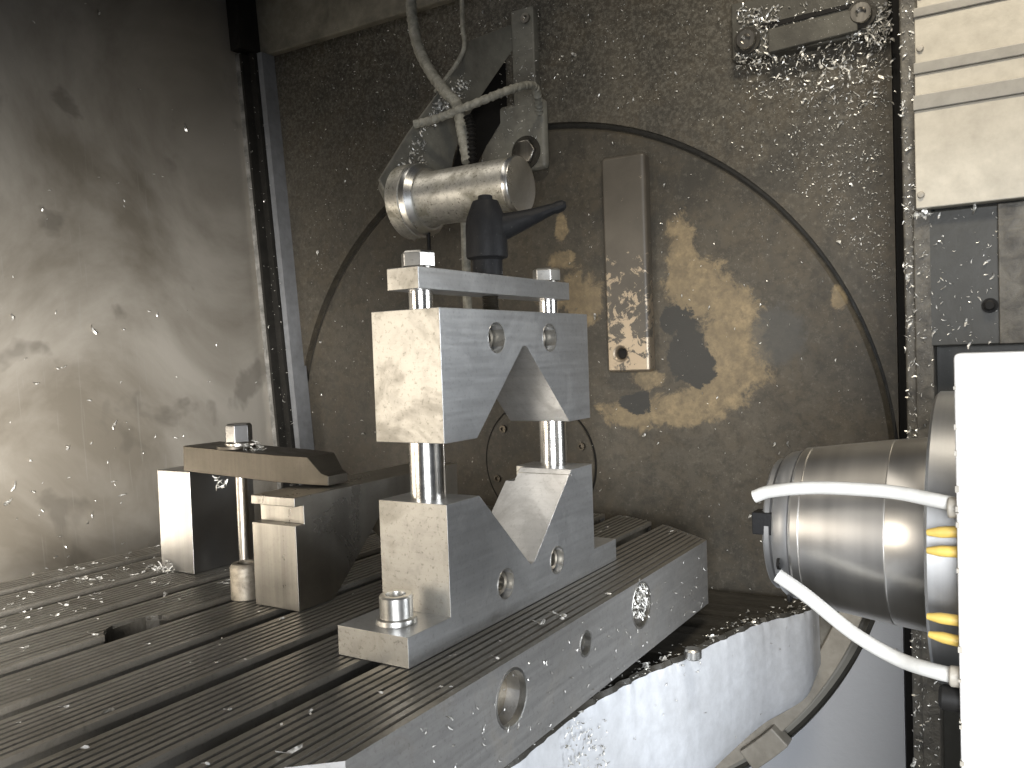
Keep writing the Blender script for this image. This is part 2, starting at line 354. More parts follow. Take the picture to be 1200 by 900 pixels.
# ------------------------------------------------------------------ pallet with slots
TX0, TX1 = -.617, .0613; TY0, TY1 = -.313, .590; YM = (TY0+TY1)/2
def yend(x):
    """half length of the pallet at x (its corners are cut off)"""
    d = min(x-TX0, TX1-x)
    pts = [(0, .3367), (.0755, .4027), (.158, .448), (.20, .4515), (9, .4515)]
    for (a, b), (c_, e) in zip(pts, pts[1:]):
        if d <= c_: return b+(e-b)*max(0, d-a)/(c_-a)
slots = [-.0275-.0875*i for i in range(7)]   # right edges
SW = .0225
edges = [TX1]+[e for s in slots for e in (s, s-SW)]+[TX0]
lands = [(edges[i+1], edges[i]) for i in range(0, len(edges), 2)]   # (x0,x1)
parts = []
for li, (a, b) in enumerate(lands):
    if b-a < .006: continue
    top = []; wd = b-a; ng = max(1, int((wd-.006)/.0083)); pit = (wd-.0075)/ng if ng else wd
    x = a+.0052
    top.append((a, 0.))
    for g_ in range(ng):
        xs = a+.0038+pit*(g_+.5)
        top += [(xs-.0017, 0), (xs-.0015, -.0038), (xs+.0015, -.0038), (xs+.0017, 0)]
    top.append((b, 0.))
    zb, zu, ov = -.034, -.0052, .0085
    prof = top+[(b, zu), (b-ov, zu), (b-ov, zb), (a+ov, zb), (a+ov, zu), (a, zu)]
    if b > TX1-.001: prof = top+[(b, zb), (a+ov, zb), (a+ov, zu), (a, zu)]
    if a < TX0+.001: prof = top+[(b, zu), (b-ov, zu), (b-ov, zb), (a, zb)]
    bm = bmesh.new()
    A = [bm.verts.new((x, YM-yend(x), z)) for x, z in prof]; B = [bm.verts.new((x, YM+yend(x), z)) for x, z in prof]; n = len(prof)
    bm.faces.new(A); bm.faces.new(B[::-1])
    for i in range(n): bm.faces.new((A[i], A[(i+1) % n], B[(i+1) % n], B[i]))
    bmesh.ops.triangulate(bm, faces=[f for f in bm.faces if len(f.verts) > 4])
    o = rawobj('land', bm, 'pallet')
    cut = [cutter_cyl(.036, (0, 0, 1), (-.301, -.083, 0), -.03, .03)] if a < -.301 < b+.03 and b > -.34 and a < -.26 else []
    o.data.materials.append(M['palletside']); o.data.materials.append(M['slotwall']); o.data.materials.append(M['grime'])
    if b > TX1-.001:
        for (hy, hz, hr) in ((-.004, -.0315, .0226), (.129, -.028, .0108), (.262, -.027, .0235)):
            cut.append(cutter_cyl(hr, (1, 0, 0), (TX1-.03, hy, hz), 0, .05, 32))
    finish(o, 0, 2, True, cut); parts.append(o)
def outline(z0, z1, shrink=0.):
    xs = [TX1, TX1-.0755, TX1-.158, TX1-.2, TX0+.2, TX0+.158, TX0+.0755, TX0]
    return [(x, YM+yend(x)) for x in xs]+[(x, YM-yend(x)) for x in xs[::-1]]
bm = bmesh.new(); prism(bm, outline(0, 0), 2, -.082, -.034)
cut = [cutter_cyl(hr, (1, 0, 0), (TX1-.03, hy, hz), 0, .05, 32) for (hy, hz, hr) in ((-.004, -.0315, .0226), (.129, -.028, .0108), (.262, -.027, .0235))]
body = finish(rawobj('pallet_body', bm, 'palletside'), 0, 2, True, cut); parts.append(body)
parts.append(latheo('pallet_foot', cyl(.25, -.12, -.0815), (0, 0, 1), ((TX0+TX1)/2, YM, 0), 'grime', None, 60))
for (hy, hz, hr) in ((-.004, -.0315, .0226), (.129, -.028, .0108), (.262, -.027, .0235)):
    parts.append(latheo('hole_rim', [(hr-.0004, -.006), (hr-.0003, .0002), (hr+.0014, .0005), (hr+.0018, .0002), (hr+.001, -.003)], (1, 0, 0), (TX1, hy, hz), 'nut', None, 36))
    parts.append(latheo('hole_plug', [(0, .004), (hr*.35, .004), (hr*.4, .008), (hr*1.04, .0085), (hr*1.04, 0)], (1, 0, 0), (TX1-.0275, hy, hz), 'worn', None, 32))
# side face of the first land takes the side steel
for o in parts:
    if len(o.data.materials) > 1:
        for p in o.data.polygons:
            if p.normal.x > .6 and p.center.x > TX1-.002 or abs(p.normal.y) > .5 and abs(p.center.y-YM) > .3: p.material_index = 1
            elif math.hypot(p.center.x+.301, p.center.y+.083) < .04 and abs(p.normal.z) < .5: p.material_index = 3  # dark grime paint here stands in for shade inside the slot hole
            elif p.normal.x > .6 and abs(p.center.z+.0026) < .0004 and p.area > .001: p.material_index = 2  # separate steel on right-facing slot lips gives them their lit look
thing('machine_pallet', ((TX0+TX1)/2, YM, -.12), 'dark grooved steel machine pallet with slots under the fixtures', 'pallet', parts)

# ------------------------------------------------------------------ white carrier under the pallet
T = spline([(.02, -.45, 0), (.03, -.15, 0), (.036, .03, 0), (.042, .19, 0), (.058, .275, 0), (.079, .345, 0), (.099, .43, 0), (.123, .51, 0), (.158, .575, 0), (.163, .63, 0)], 16)
bm = bmesh.new(); ZT = -.104; rows = []
for i, t in enumerate(T):
    s = i/(len(T)-1); zb = -.275+.05*max(0, s-.6)/.4
    j = .4*j+random.uniform(-.0035, .0035) if i else 0.
    prof = [(-.30, ZT-.012), (-.012, ZT-.006+j*.4), (-.004+j, ZT+j*.3), (.000+j*.5, ZT-.005), (.002, ZT-.02), (.003, zb+.03), (-.003, zb+.012), (-.018, zb), (-.30, zb)]
    d = (T[min(i+1, len(T)-1)]-T[max(0, i-1)]).normalized(); nn = Vector((d.y, -d.x, 0))
    rows.append([bm.verts.new((t.x+nn.x*a if a > -.1 else -.24, t.y+nn.y*a if a > -.1 else t.y, z)) for a, z in prof])
for a, b in zip(rows, rows[1:]):
    for i in range(len(a)):
        fc = bm.faces.new((a[i], a[(i+1) % len(a)], b[(i+1) % len(a)], b[i])); fc.material_index = 1 if i < 3 else 0
bm.faces.new(rows[0][::-1]); bm.faces.new(rows[-1])
ca = rawobj('carrier_body', bm, 'white'); ca.data.materials.append(M['grime'])
finish(ca, 0)
blt = latheo('mounting_screw', cyl(.010, -.004, .008, .002), (0, 0, 1), onp(812, 768, 2, -.1), 'nut', None, 20)
thing('pallet_carrier', (.03, .2, -.255), 'white painted curved carrier casting under the pallet with grimy top', 'casting', [ca, blt])

# ------------------------------------------------------------------ main V-block clamp
W = .075; XC = -.0375; LY = .2763
Y1, Y2 = .0500, .2268; YC = .1384
parts = []
def arcpts(c, r, a0, a1, n=6): return [(c[0]+r*math.cos(math.radians(a0+(a1-a0)*i/n)), c[1]+r*math.sin(math.radians(a0+(a1-a0)*i/n))) for i in range(n+1)]
# lower block with feet, one machined piece: profile in (y, z)
vb = .0405
low = [(-.0585, 0.0006), (.3330, 0.0006), (.3330, .0256), (LY, .0256), (LY, .1219), (Y2, .1219)]
low += arcpts((YC, vb+.0085), .0085, -42, -138) + [(Y1, .1219), (0, .1219), (0, .0256), (-.0585, .0256)]
cut = [cutter_cyl(.0136, (1, 0, 0), (-.02, y, .0325), 0, .05, 36) for y in (.0889, .1891)]+[cutter_box(-.08, -.064, .19, .236, .1085, .13)]
cut.append(cutter_box(-.08, .01, .2215, .2262, .1155, .117))
lo = prismo('lower_block', low, 0, -W, 0, 'ground', None, .0006, cut); parts.append(lo)
up = [(0, .1737), (0, .2895), (LY, .2895), (LY, .1737), (Y2, .1737)]+arcpts((YC, .2555-.0085), .0085, 42, 138)+[(Y1, .1737)]
cut = [cutter_cyl(.0138, (1, 0, 0), (-.02, y, .2635), 0, .05, 36) for y in (.0880, .1890)]
ub = prismo('upper_block', up, 0, -W, 0, 'ground', None, .0006, cut); parts.append(ub)
def socket(y, z, dep):
    o = latheo('socket_screw', [(0, -.02), (.0115, -.02), (.0115, -.0008), (.0107, 0), (.0068, 0), (.0062, -.006), (0, -.0065)], (1, 0, 0), (-dep, y, z), 'vb', None, 32); return o
parts += [socket(.0889, .0325, .006), socket(.1891, .0325, .006), socket(.0880, .2635, .011), socket(.1890, .2635, .011)]
for y in (.0889, .1891): parts.append(latheo('bore_edge', [(.0136, -.002), (.0137, .0003), (.0145, .0004), (.0148, -.0005)], (1, 0, 0), (0, y, .0325), 'nut', None, 36))
for y in (.0880, .1890): parts.append(latheo('bore_edge', [(.0138, -.002), (.0139, .0003), (.0146, .0004), (.0149, -.0005)], (1, 0, 0), (0, y, .2635), 'nut', None, 36))
for y, r in ((.0242, .0158), (.2556, .0150)):
    parts.append(latheo('guide_pillar', [(0, .121), (r, .121), (r, .1745), (0, .1745)], (0, 0, 1), (XC, y, 0), 'turned', None, 48))
    parts.append(latheo('spacer_rod', [(0, .289), (.0108, .289), (.0108, .3068), (0, .3068)], (0, 0, 1), (XC, y, 0), 'turned', None, 36))
    parts.append(latheo('washer', cyl(.0125, .3258, .3278), (0, 0, 1), (XC, y, 0), 'vb', None, 32))
    parts.append(hexo('hex_bolt', .0158, .3276, .3415, (0, 0, 1), (XC, y-.002, 0), 'nut', None, .55))
parts.append(boxo('clamp_bar', (-.0545, -.0200, -.0010, .2740, .3066, .3258), 'ground', None, .0007))
# screw with thread
pr = [(0, .286)]
z = .287
while z < .3075: pr += [(.0086, z), (.0072, z+.001)]; z += .0021
pr += [(.0086, .3085), (0, .3085)]
parts.append(latheo('clamp_screw', pr, (0, 0, 1), (XC, YC-.001, 0), 'darksteel', None, 28))
HB = Vector((XC, YC-.004, 0))
hubp = [(0, .3255), (.0150, .3255), (.0150, .3415), (.0158, .3425), (.0204, .3445), (.0209, .347), (.0205, .376), (.0192, .384), (.0140, .3975), (.0125, .4005), (.0075, .4005), (.0072, .4055), (.006, .4062), (0, .4062)]
hb = latheo('lever_hub', hubp, (0, 0, 1), HB, 'black', None, 40); parts.append(hb)
# lever arm
S = [HB+Vector((.85, .526, 0))*t+Vector((0, 0, z)) for t, z in ((.006, .372), (.022, .376), (.042, .382), (.062, .389), (.080, .3945))]
bm = bmesh.new(); prev = None; Sp = spline(S, 6); side = Vector((-.526, .85, 0))
for i, p in enumerate(Sp):
    t = i/(len(Sp)-1); h = .0125*(1-t)**1.3+.0042; wd_ = .0085*(1-t)+.0055
    if t > .85: h += .0012; wd_ += .001
    if i == len(Sp)-1: h *= .6; wd_ *= .6
    nrm = Vector((-.14, -.08, .98))
    ring = [bm.verts.new(p+side*wd_*math.cos(a)+nrm*h*math.sin(a)) for a in [2*math.pi*j/12 for j in range(12)]]
    if prev:
        for j in range(12): bm.faces.new((prev[j], prev[(j+1) % 12], ring[(j+1) % 12], ring[j]))
    else: bm.faces.new(ring)
    prev = ring
bm.faces.new(prev[::-1]); parts.append(finish(rawobj('lever_arm', bm, 'black'), 0))
bp = onp(465, 729, 2, .0256)
parts.append(latheo('hold_down_flange', [(0, .0254), (.0172, .0254), (.0176, .0262), (.0172, .030), (.015, .031), (0, .031)], (0, 0, 1), (bp.x, bp.y, 0), 'nut', None, 36))
parts.append(latheo('hold_down_bolt', [(0, .03), (.0142, .03), (.0142, .048), (.0132, .0495), (.0088, .0495), (.008, .042), (0, .042)], (0, 0, 1), (bp.x, bp.y, 0), 'nut', None, 36))
parts.append(latheo('hold_down_bolt', [(0, .025), (.0142, .025), (.0142, .042), (.0132, .0435), (.0088, .0435), (.008, .036), (0, .036)], (0, 0, 1), (XC, .306, 0), 'nut', None, 36))
for o in parts:
    if o.name.split('.')[0] in ('bore_edge', 'socket_screw'): o.parent = lo if o.data.vertices[0].co.z < .15 else ub
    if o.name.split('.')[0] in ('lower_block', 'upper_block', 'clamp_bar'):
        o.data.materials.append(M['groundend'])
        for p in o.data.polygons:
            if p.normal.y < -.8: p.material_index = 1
thing('v_block_clamp', (XC, YC, 0), 'bright steel V-block clamp with top bar and black lever handle', 'clamp', parts)

# ------------------------------------------------------------------ strap clamp set: riser, dark V-block, strap
rz = boxo('riser_block', (-.486, -.4258, .070, .165, .0006, .1228), 'riser', None, .0008)
tag(rz, 'plain satin steel riser block under the left end of the strap', 'riser block')
vx0, vx1, vy0 = -.2585, -.1965, .0150
ht = .1138
vp = [(vy0, .0006), (vy0, .086), (vy0+.012, .086), (vy0+.012, .1045), (vy0, .1045), (vy0, ht), (vy0+.276, ht), (vy0+.276, .0006), (vy0+.226, .0006)]+arcpts((vy0+.138, .0817-.0085), .0085, 42, 138)+[(vy0+.050, .0006)]
v2 = prismo('v_block', vp, 0, vx0, vx1, 'vb', None, .0007); tag(v2, 'oily dark V-block standing notch-down beneath the strap nose', 'V-block')
sy0, sy1 = .068, .122
bm = bmesh.new()
# strap: body box with nose tapered in plan and sloped on top
def strapsec(x, y0, y1, z0, z1): return [bm.verts.new(q) for q in ((x, y0, z0), (x, y1, z0), (x, y1, z1), (x, y0, z1))]
secs = [strapsec(-.4335, sy0, sy1, 0, .0300), strapsec(-.281, sy0, sy1, 0, .0300), strapsec(-.238, sy0+.006, sy1-.006, 0, .0300), strapsec(-.222, sy0+.010, sy1-.010, 0, .0135), strapsec(-.213, sy0+.012, sy1-.012, 0, .0105)]
for a, b in zip(secs, secs[1:]):
    for i in range(4): bm.faces.new((a[i], a[(i+1) % 4], b[(i+1) % 4], b[i]))
bm.faces.new(secs[0][::-1]); bm.faces.new(secs[-1])
sb = rawobj('strap', bm, 'darksteel')
piv = Vector((-.4335, .09, .1236))
sb.data.transform(Matrix.Translation(piv) @ Matrix.Rotation(math.radians(2.2), 4, 'Y') @ Matrix.Translation((.4335, -.09, 0)))
finish(sb, .0009, 2)
stx, sty = onp(284.5, 600, 1, .088).x, .088
parts = [sb, latheo('stud', cyl(.0065, -.03, .172), (0, 0, 1), (stx, sty, 0), 'vb', None, 24)]
parts.append(latheo('washer', cyl(.022, .1505, .1545), (0, 0, 1), (stx-.006, sty, 0), 'darksteel', None, 40))
parts.append(latheo('nut_flange', [(0, .1535), (.0165, .1535), (.0165, .157), (.014, .159), (0, .159)], (0, 0, 1), (stx, sty, 0), 'vb', None, 36))
parts.append(hexo('hex_nut', .0150, .158, .1795, (0, 0, 1), (stx, sty, 0), 'riser', None, .25))
thing('strap_clamp', (stx, sty, 0), 'blackened strap clamp with hex nut bridging riser block and dark V-block', 'strap clamp', parts)
sp = latheo('spacer_bush', [(.0075, .036), (.0075, .0006), (.0158, .0006), (.0158, .0335), (.0135, .0375), (.0085, .0375), (.0075, .036)], (0, 0, 1), (-.2895, .0300, 0), 'worn', None, 32)
tag(sp, 'short worn steel spacer bush standing on the pallet beside the dark V-block', 'bushing')

# ------------------------------------------------------------------ spindle
SY, SZ = .138, .0990
parts = []
prof = [(0, .2450), (.034, .2450), (.036, .2425), (.052, .2425), (.0535, .244), (.0535, .2475), (.0515, .2485), (.0515, .2500), (.0565, .2505), (.0590, .2535), (.0605, .2600), (.0605, .2625), (.0592, .2632), (.0610, .2640)]
parts.append(latheo('spindle_nose', prof, (1, 0, 0), (0, SY, SZ), 'spin2', None, 96))
parts.append(latheo('spindle_housing', [(.0608, .2638), (.0632, .2660), (.0638, .2715), (.0634, .2722), (.0640, .2728), (.0715, .333), (.0712, .3336), (.0716, .3342), (.0745, .3635)], (1, 0, 0), (0, SY, SZ), 'spin', None, 96))
parts.append(latheo('spindle_flange', [(.060, .3630), (.107, .3630), (.109, .365), (.109, .46), (0, .46)], (1, 0, 0), (0, SY, SZ), 'spin2', None, 96))
k1 = onp(906, 605, 1, .09)
parts.append(boxo('drive_key', (.2345, .2500, .085, .103, .099, .1165), 'black', None, .001))
for a in (200, 245, 290, 340):
    aa = math.radians(a)
    parts.append(latheo('nose_screw', [(.0048, .001), (.0048, -.0012), (.003, -.0012), (0, .0008)], Vector((.35, -.0, 0)).normalized(), (.2530+.003, SY+.0595*math.cos(aa), SZ+.0595*math.sin(aa)), 'dark', None, 14))
thing('spindle', (.30, SY, SZ-.075), 'turned steel spindle nose pointing at the V-block clamp', 'spindle', parts)
# coolant tubes
def px(lst, Y): return [onp(u, v, 1, y if isinstance(Y, str) else Y) for u, v, *q in lst for y in [q[0] if q else 0]]
t1 = tubeo('coolant_tube', [onp(u, v, 1, y) for u, v, y in ((884, 582, .035), (905, 575.5, .035), (960, 571.5, .034), (1040, 576, .028), (1090, 585, .018), (1128, 593, .012))], .0046, 'tube', None, 16)
tag(t1, 'upper white plastic coolant tube curving over the spindle nose', 'tube')
t2 = tubeo('coolant_tube', [onp(u, v, 1, y) for u, v, y in ((911, 674, .045), (945, 698, .045), (1000, 742, .042), (1050, 771, .034), (1090, 785, .02), (1128, 794, .012))], .0050, 'tube', None, 16)
tag(t2, 'lower white plastic coolant tube sagging beneath the spindle nose', 'tube')
lab = ('yellow coolant nozzle just below the upper white tube', 'yellow coolant nozzle second below the upper white tube', 'yellow coolant nozzle second above the lower white tube', 'yellow coolant nozzle just above the lower white tube')
for (u, v, dv), lb in zip(((1086, 624, -1), (1086, 645, 2), (1086, 722, 6), (1088, 743, 10)), lab):
    a = onp(u, v, 1, .014); b = onp(u+42, v+dv, 1, .014); d = b-a; L = d.length
    o = latheo('coolant_nozzle', [(0, 0), (.0018, 0), (.0022, .001), (.0036, L*.4), (.0036, L)], d, a, 'yellow', None, 20)
    tag(o, lb, 'nozzle', 'yellow nozzles around the spindle')

# ------------------------------------------------------------------ white spindle cover
bm = bmesh.new(); box(bm, .3848, .80, .0, .024, -.62, .2384)
cv = finish(rawobj('cover_panel', bm, 'cover'), .003, 3)
ed = []
bm = bmesh.new()
for i in range(26):
    z = random.uniform(-.25, .2384); h = random.uniform(.0008, .004); wd_ = random.uniform(.0006, .0022)
    box(bm, .3845, .3850+wd_, -.0004, .004, z, z+h)
ed.append(rawobj('chipped_edge', bm, 'rail')); ed[-1]['kind'] = 'stuff'
for (u, v, r) in ((1119, 595, .0075), (1121, 793, .0075)):
    q = onp(u, v, 1, .012); ed.append(latheo('tube_fitting', cyl(.0066, -.004, .012, .001), (1, 0, 0), (q.x, .012, q.z), 'rail', None, 20))
q = onp(1113, 818, 1, .014); ed.append(latheo('fitting_screw', cyl(.008, -.006, .012, .002), (1, 0, 0), (q.x, .014, q.z), 'dark', None, 16))
thing('spindle_cover', (.59, .06, -.62), 'bright white sheet cover panel standing beside the spindle', 'cover', [cv]+ed)

# ------------------------------------------------------------------ column with way covers on the right
Yc = .45
parts = []
zs = [(.3904, .4961, .000), (.4961, .5375, .010), (.5375, .6012, .018), (.6012, .72, .028)]
for a, b, d in zs:
    parts.append(boxo('cover_plate', (.3162, .85, Yc+d, Yc+d+.02, a-.012 if d else a, b), 'cream', None, .0015))
for z, d, h in ((.4961, .0, .016), (.5375, .010, .012), (.6012, .018, .010)):
    parts.append(boxo('plate_lip', (.3155, .85, Yc+d-.0025, Yc+d+.012, z, z+h), 'creamstep', None, .001))
for z in (.405, .512, .567, .628): parts.append(latheo('rivet', [(0, -.003), (.003, -.0025), (.004, 0), (.004, .004)], (0, 1, 0), (.3215, Yc+(.0 if z < .5 else .010 if z < .54 else .018 if z < .6 else .028), z), 'rail', None, 12))
thing('way_cover', (.58, Yc, .39), 'cream telescopic way cover plates above the dark column plate', 'way cover', parts)
parts = [boxo('plate', (.3265, .85, Yc+.012, Yc+.04, .2400, .3880), 'greyplate', None, .002), boxo('edge_band', (.3935, .4220, Yc+.006, Yc+.02, .2405, .3875), 'chippost', None, .001)]
q = onp(1160, 358, 1, Yc+.01); parts.append(latheo('plate_bolt', [(0, -.008), (.004, -.008), (.0055, -.007), (.0055, -.002), (.008, -.002), (.008, .004)], (0, 1, 0), (q.x, Yc+.012, q.z), 'dark', None, 20))
thing('column_plate', (.58, Yc, .24), 'dark grey column plate with one bolt beneath the cream cover', 'plate', parts)
parts = [boxo('post', (.3005, .3185, .47, .60, -.62, 1.15), 'chippost', None, .003), boxo('post_flange', (.3115, .330, .462, .50, -.62, .39), 'chippost', None, .002), boxo('column_face', (.3290, .9, .49, .56, -.62, 1.15), 'greyplate', None, .002), boxo('gap_shade', (.262, .306, .665, .70, -.62, 1.15), 'dark', None, 0)]  # black box behind the wall edge stands in for the gap's shade
thing('machine_column', (.31, .53, -.62), 'chip-crusted upright machine column at the edge of the back wall', 'column', parts)

# ------------------------------------------------------------------ sensor on its bracket
CYa, CZa = .435, .4800
parts = []
parts.append(latheo('sensor_body', [(0, -.335), (.0445, -.335), (.0390, -.322), (.0390, -.1825), (.0385, -.1822)], (1, 0, 0), (0, CYa, CZa), 'alu', None, 64))
parts.append(latheo('sensor_flange', [(0, -.372), (.0535, -.372), (.0545, -.371), (.0545, -.349), (.0530, -.348)], (1, 0, 0), (0, CYa, CZa), 'alu', None, 64))
parts.append(latheo('flange_ring', [(.0530, -.3484), (.0535, -.3465), (.0530, -.338), (.0450, -.3300), (.0390, -.3295)], (1, 0, 0), (0, CYa, CZa), 'alub', None, 64))
parts.append(latheo('end_cap', [(.0390, -.1826), (.0398, -.182), (.0398, -.176), (.0385, -.1735), (.036, -.1728), (0, -.1728)], (1, 0, 0), (0, CYa, CZa), 'alub', None, 64))
# bracket plates: a leaning sheet from the wall to the nose
P0 = Vector((-.295, .655, 0)); nx = Vector((.36, -.082, 0)).normalized()
def onplane(u, v, p0, n):
    d = CF+CR*((u-600)/FPX)+CU*((450-v)/FPX); return CAM+d*((p0-CAM).dot(n)/d.dot(n))
def sheet(name, pix, p0, n, th, mat, bevel=.001):
    n = n.normalized(); Q = [onplane(u, v, p0, n) for u, v in pix]
    bm = bmesh.new(); A = [bm.verts.new(q) for q in Q]; B = [bm.verts.new(q-n*th) for q in Q]; m = len(Q)
    bm.faces.new(A); bm.faces.new(B[::-1])
    for i in range(m): bm.faces.new((A[i], A[(i+1) % m], B[(i+1) % m], B[i]))
    return finish(rawobj(name, bm, mat), bevel)
Pn = Vector((-.373, .435, 0)); n1 = Vector((.235, -.078, 0))
parts.append(sheet('bracket_arm', ((445, 210), (478, 157), (541, 72), (544, 50), (612, 24), (611, 44), (560, 118), (546, 142), (533, 180), (520, 240), (490, 276), (470, 262)), Pn, n1, .006, 'bracket'))
parts.append(sheet('arm_shadow', ((611, 40), (632, 36), (634, 118), (606, 112), (570, 172), (556, 200), (530, 200), (546, 142)), Pn-n1.normalized()*.025, n1, .004, 'dark'))  # black sheet stands in for the shadow beside the arm
parts.append(boxo('wall_flange', (-.305, -.262, .640, .658, .655, .812), 'bracket', None, .003))
parts.append(boxo('wall_foot', (-.375, -.247, .640, .658, .548, .662), 'bracket', None, .012, 4))
parts.append(hexo('foot_bolt', .021, 0, .012, (0, -1, 0), onp(617, 179, 1, .641), 'vb', None))
parts.append(latheo('foot_washer', [(.015, 0), (.027, 0), (.027, .003), (.015, .003)], (0, -1, 0), onp(617, 179, 1, .641), 'grime', None, 32))
parts.append(latheo('flange_screw', [(0, .002), (.004, .002), (.004, .006), (.008, .006), (.008, 0)], (0, -1, 0), onp(617, 22, 1, .641), 'vb', None, 20))
nose = [onplane(u, v, Pn, n1) for u, v in ((445, 210), (470, 262), (490, 276))]
bm = bmesh.new(); A = [bm.verts.new(q) for q in nose]; B = [bm.verts.new(q+Vector((-.03, .03, -.004))) for q in nose]
bm.faces.new(A); bm.faces.new(B[::-1])
for i in range(3): bm.faces.new((A[i], A[(i+1) % 3], B[(i+1) % 3], B[i]))
parts.append(finish(rawobj('nose_plate', bm, 'bracket'), .001))
r0 = onp(545, 258, 1, .46); r1 = onp(548, 365, 1, .46)
parts.append(latheo('hanging_rod', cyl(.0068, 0, (r0-r1).length, .001), r1-r0, r0, 'hose', None, 18))
r0 = onp(502, 272, 1, .435); parts.append(latheo('drip_pin', cyl(.003, 0, .035, .001), (0, 0, -1), r0, 'dark', None, 12))
thing('sensor_arm', (-.29, .655, .55), 'aluminium cylinder sensor on dusty angled wall bracket above the clamp', 'sensor', parts)
wob = lambda s, a: (lambda t: 1+a*math.sin(t*173)+a*.7*math.sin(t*291+1))
h1 = tubeo('hose', [onp(u, v, 1, y) for u, v, y in ((481, -14, .50), (483, 20, .50), (490, 55, .49), (505, 85, .48), (522, 108, .47), (535, 122, .47), (541, 150, .46), (548, 190, .45))], .0085, 'hose', None, 14, wob(1, .06), 14)
tag(h1, 'thick dusty hose hanging down to the sensor cylinder', 'hose')
h2 = tubeo('cable', [onp(u, v, 1, .52) for u, v in ((541, -12), (542, 30), (544, 55), (533, 78), (510, 108))], .0035, 'hose', None, 10)
tag(h2, 'thin dusty cable dropping to the bracket arm from above', 'cable')
h3 = tubeo('conduit', [onp(u, v, 1, y) for u, v, y in ((486, 146, .44), (515, 138, .45), (555, 122, .47), (590, 108, .50), (613, 101, .54), (626, 102, .58), (631, 118, .61), (632, 132, .63))], .0062, 'hose', None, 14, wob(1, .10), 14)
tag(h3, 'chip-crusted conduit running across the bracket arm', 'conduit')
h4 = tubeo('spring_cable', [onp(u, v, 1, .45) for u, v in ((548, 136), (552, 150), (553, 170), (554, 192))], .0055, 'dark', None, 12, lambda t: 1+.3*math.sin(t*70), 20)
tag(h4, 'black coiled cable entering the top of the sensor cylinder', 'cable')

# ------------------------------------------------------------------ bolted cleat, upper right of wall
Yk = YW
def tilt(p, a=math.radians(8)):
    return p
a0, a1 = onp(858, 88, 1, Yk), onp(1040, 52, 1, Yk); b0, b1 = onp(855, 10, 1, Yk), onp(1037, -26, 1, Yk)
def cleat(name, pix, y, th, mat, bev=.003):
    Q = [onp(u, v, 1, y) for u, v in pix]; return prismo(name, [(q.x, q.z) for q in Q], 1, y, y+th, mat, None, bev)
parts = [cleat('cleat_plate', ((858, 72), (1042, 36), (1040, -30), (856, 4)), .632, .024, 'cleat'),
         cleat('cleat_bar', ((900, 62), (1005, 36), (1004, 10), (900, 34)), .622, .012, 'cleat', .002), cleat('cleat_slot', ((893, 34), (1000, 8), (1000, 3), (893, 28)), .630, .01, 'dark', 0)]
for u, v in ((876, 48), (1010, 17)):
    q = onp(u, v, 1, .63); parts.append(latheo('cleat_bolt', [(0, .004), (.006, .004), (.007, .010), (.0125, .010), (.0135, .008), (.0135, -.002)], (0, -1, 0), q, 'vb', None, 24))
    parts.append(latheo('cleat_washer', [(.013, 0), (.0185, 0), (.0185, .003), (.013, .003)], (0, -1, 0), q, 'grime', None, 28))
thing('wall_cleat', (.15, .63, .62), 'chip-covered cleat with two bolts high on the back wall', 'cleat', parts)

# ------------------------------------------------------------------ metal chips
def chipmesh(bm, p, nrm, L, wd, curl):
    nrm = nrm.normalized(); t = nrm.orthogonal().normalized(); b = nrm.cross(t); a = random.uniform(0, 2*math.pi)
    d = t*math.cos(a)+b*math.sin(a); s = nrm.cross(d); lift = random.uniform(0, .5); prev = None
    for i in range(4):
        f = i/3-.5
        q = p+d*(f*L)+s*(curl*L*(f*f-.1))+nrm*(wd*.4+L*lift*.45*(f+.5)**2)
        ww = wd*(1-1.2*abs(f)*.9); tw = nrm*(wd*.35*math.sin(f*5))
        c_ = [bm.verts.new(q+s*ww*.5+tw), bm.verts.new(q-s*ww*.5-tw)]
        if prev: bm.faces.new((prev[0], prev[1], c_[1], c_[0]))
        prev = c_
def scatter(name, label, items):
    bm = bmesh.new()
    for p, n, L, wd in items: chipmesh(bm, Vector(p), Vector(n), L, wd, random.uniform(-.9, .9))
    me = bpy.data.meshes.new(name); bm.to_mesh(me); bm.free(); me.materials.append(M['chip'])
    o = bpy.data.objects.new(name, me); C.objects.link(o); return tag(o, label, 'chips', None, 'stuff')
def U(a, b): return random.uniform(a, b)
def logn(m, s=.45): return m*math.exp(random.gauss(0, s))
# pallet top: only on the lands
it = []
def onland(x): return any(a+.001 < x < b-.001 for a, b in lands)
def inblock(x, y): return (-.08 < x < .005 and -.065 < y < .34) or (-.49 < x < -.42 and .065 < y < .17) or (vx0-.003 < x < vx1+.003 and vy0-.003 < y < .30)
while len(it) < 240:
    if random.random() < .55: x, y = random.gauss(-.50, .08), random.gauss(.02, .11)
    else: x, y = U(TX0, TX1), U(-.3, .55)
    if not (TX0 < x < TX1) or abs(y-YM) > yend(x)-.004 or inblock(x, y) or not onland(x): continue
    L = logn(.0062, .4); it.append(((x, y, .0006), (U(-.2, .2), U(-.2, .2), 1), L, L*U(.2, .4)))
scatter('metal_chips', 'bright metal chips strewn over the slotted pallet', it)
it = []
for _ in range(170):
    z = min(.9, max(-.2, random.gauss(.03, .13) if random.random() < .55 else U(-.1, .9))); y = U(-.25, .6) if random.random() < .5 else random.gauss(.2, .15)
    if y > .59: continue
    L = logn(.0058, .4); it.append(((lx(z)+.0008, y, z), (1, U(-.3, .3), U(-.3, .3)), L, L*U(.2, .4)))
scatter('metal_chips', 'pale metal chips clinging to the stained side wall', it)
it = []
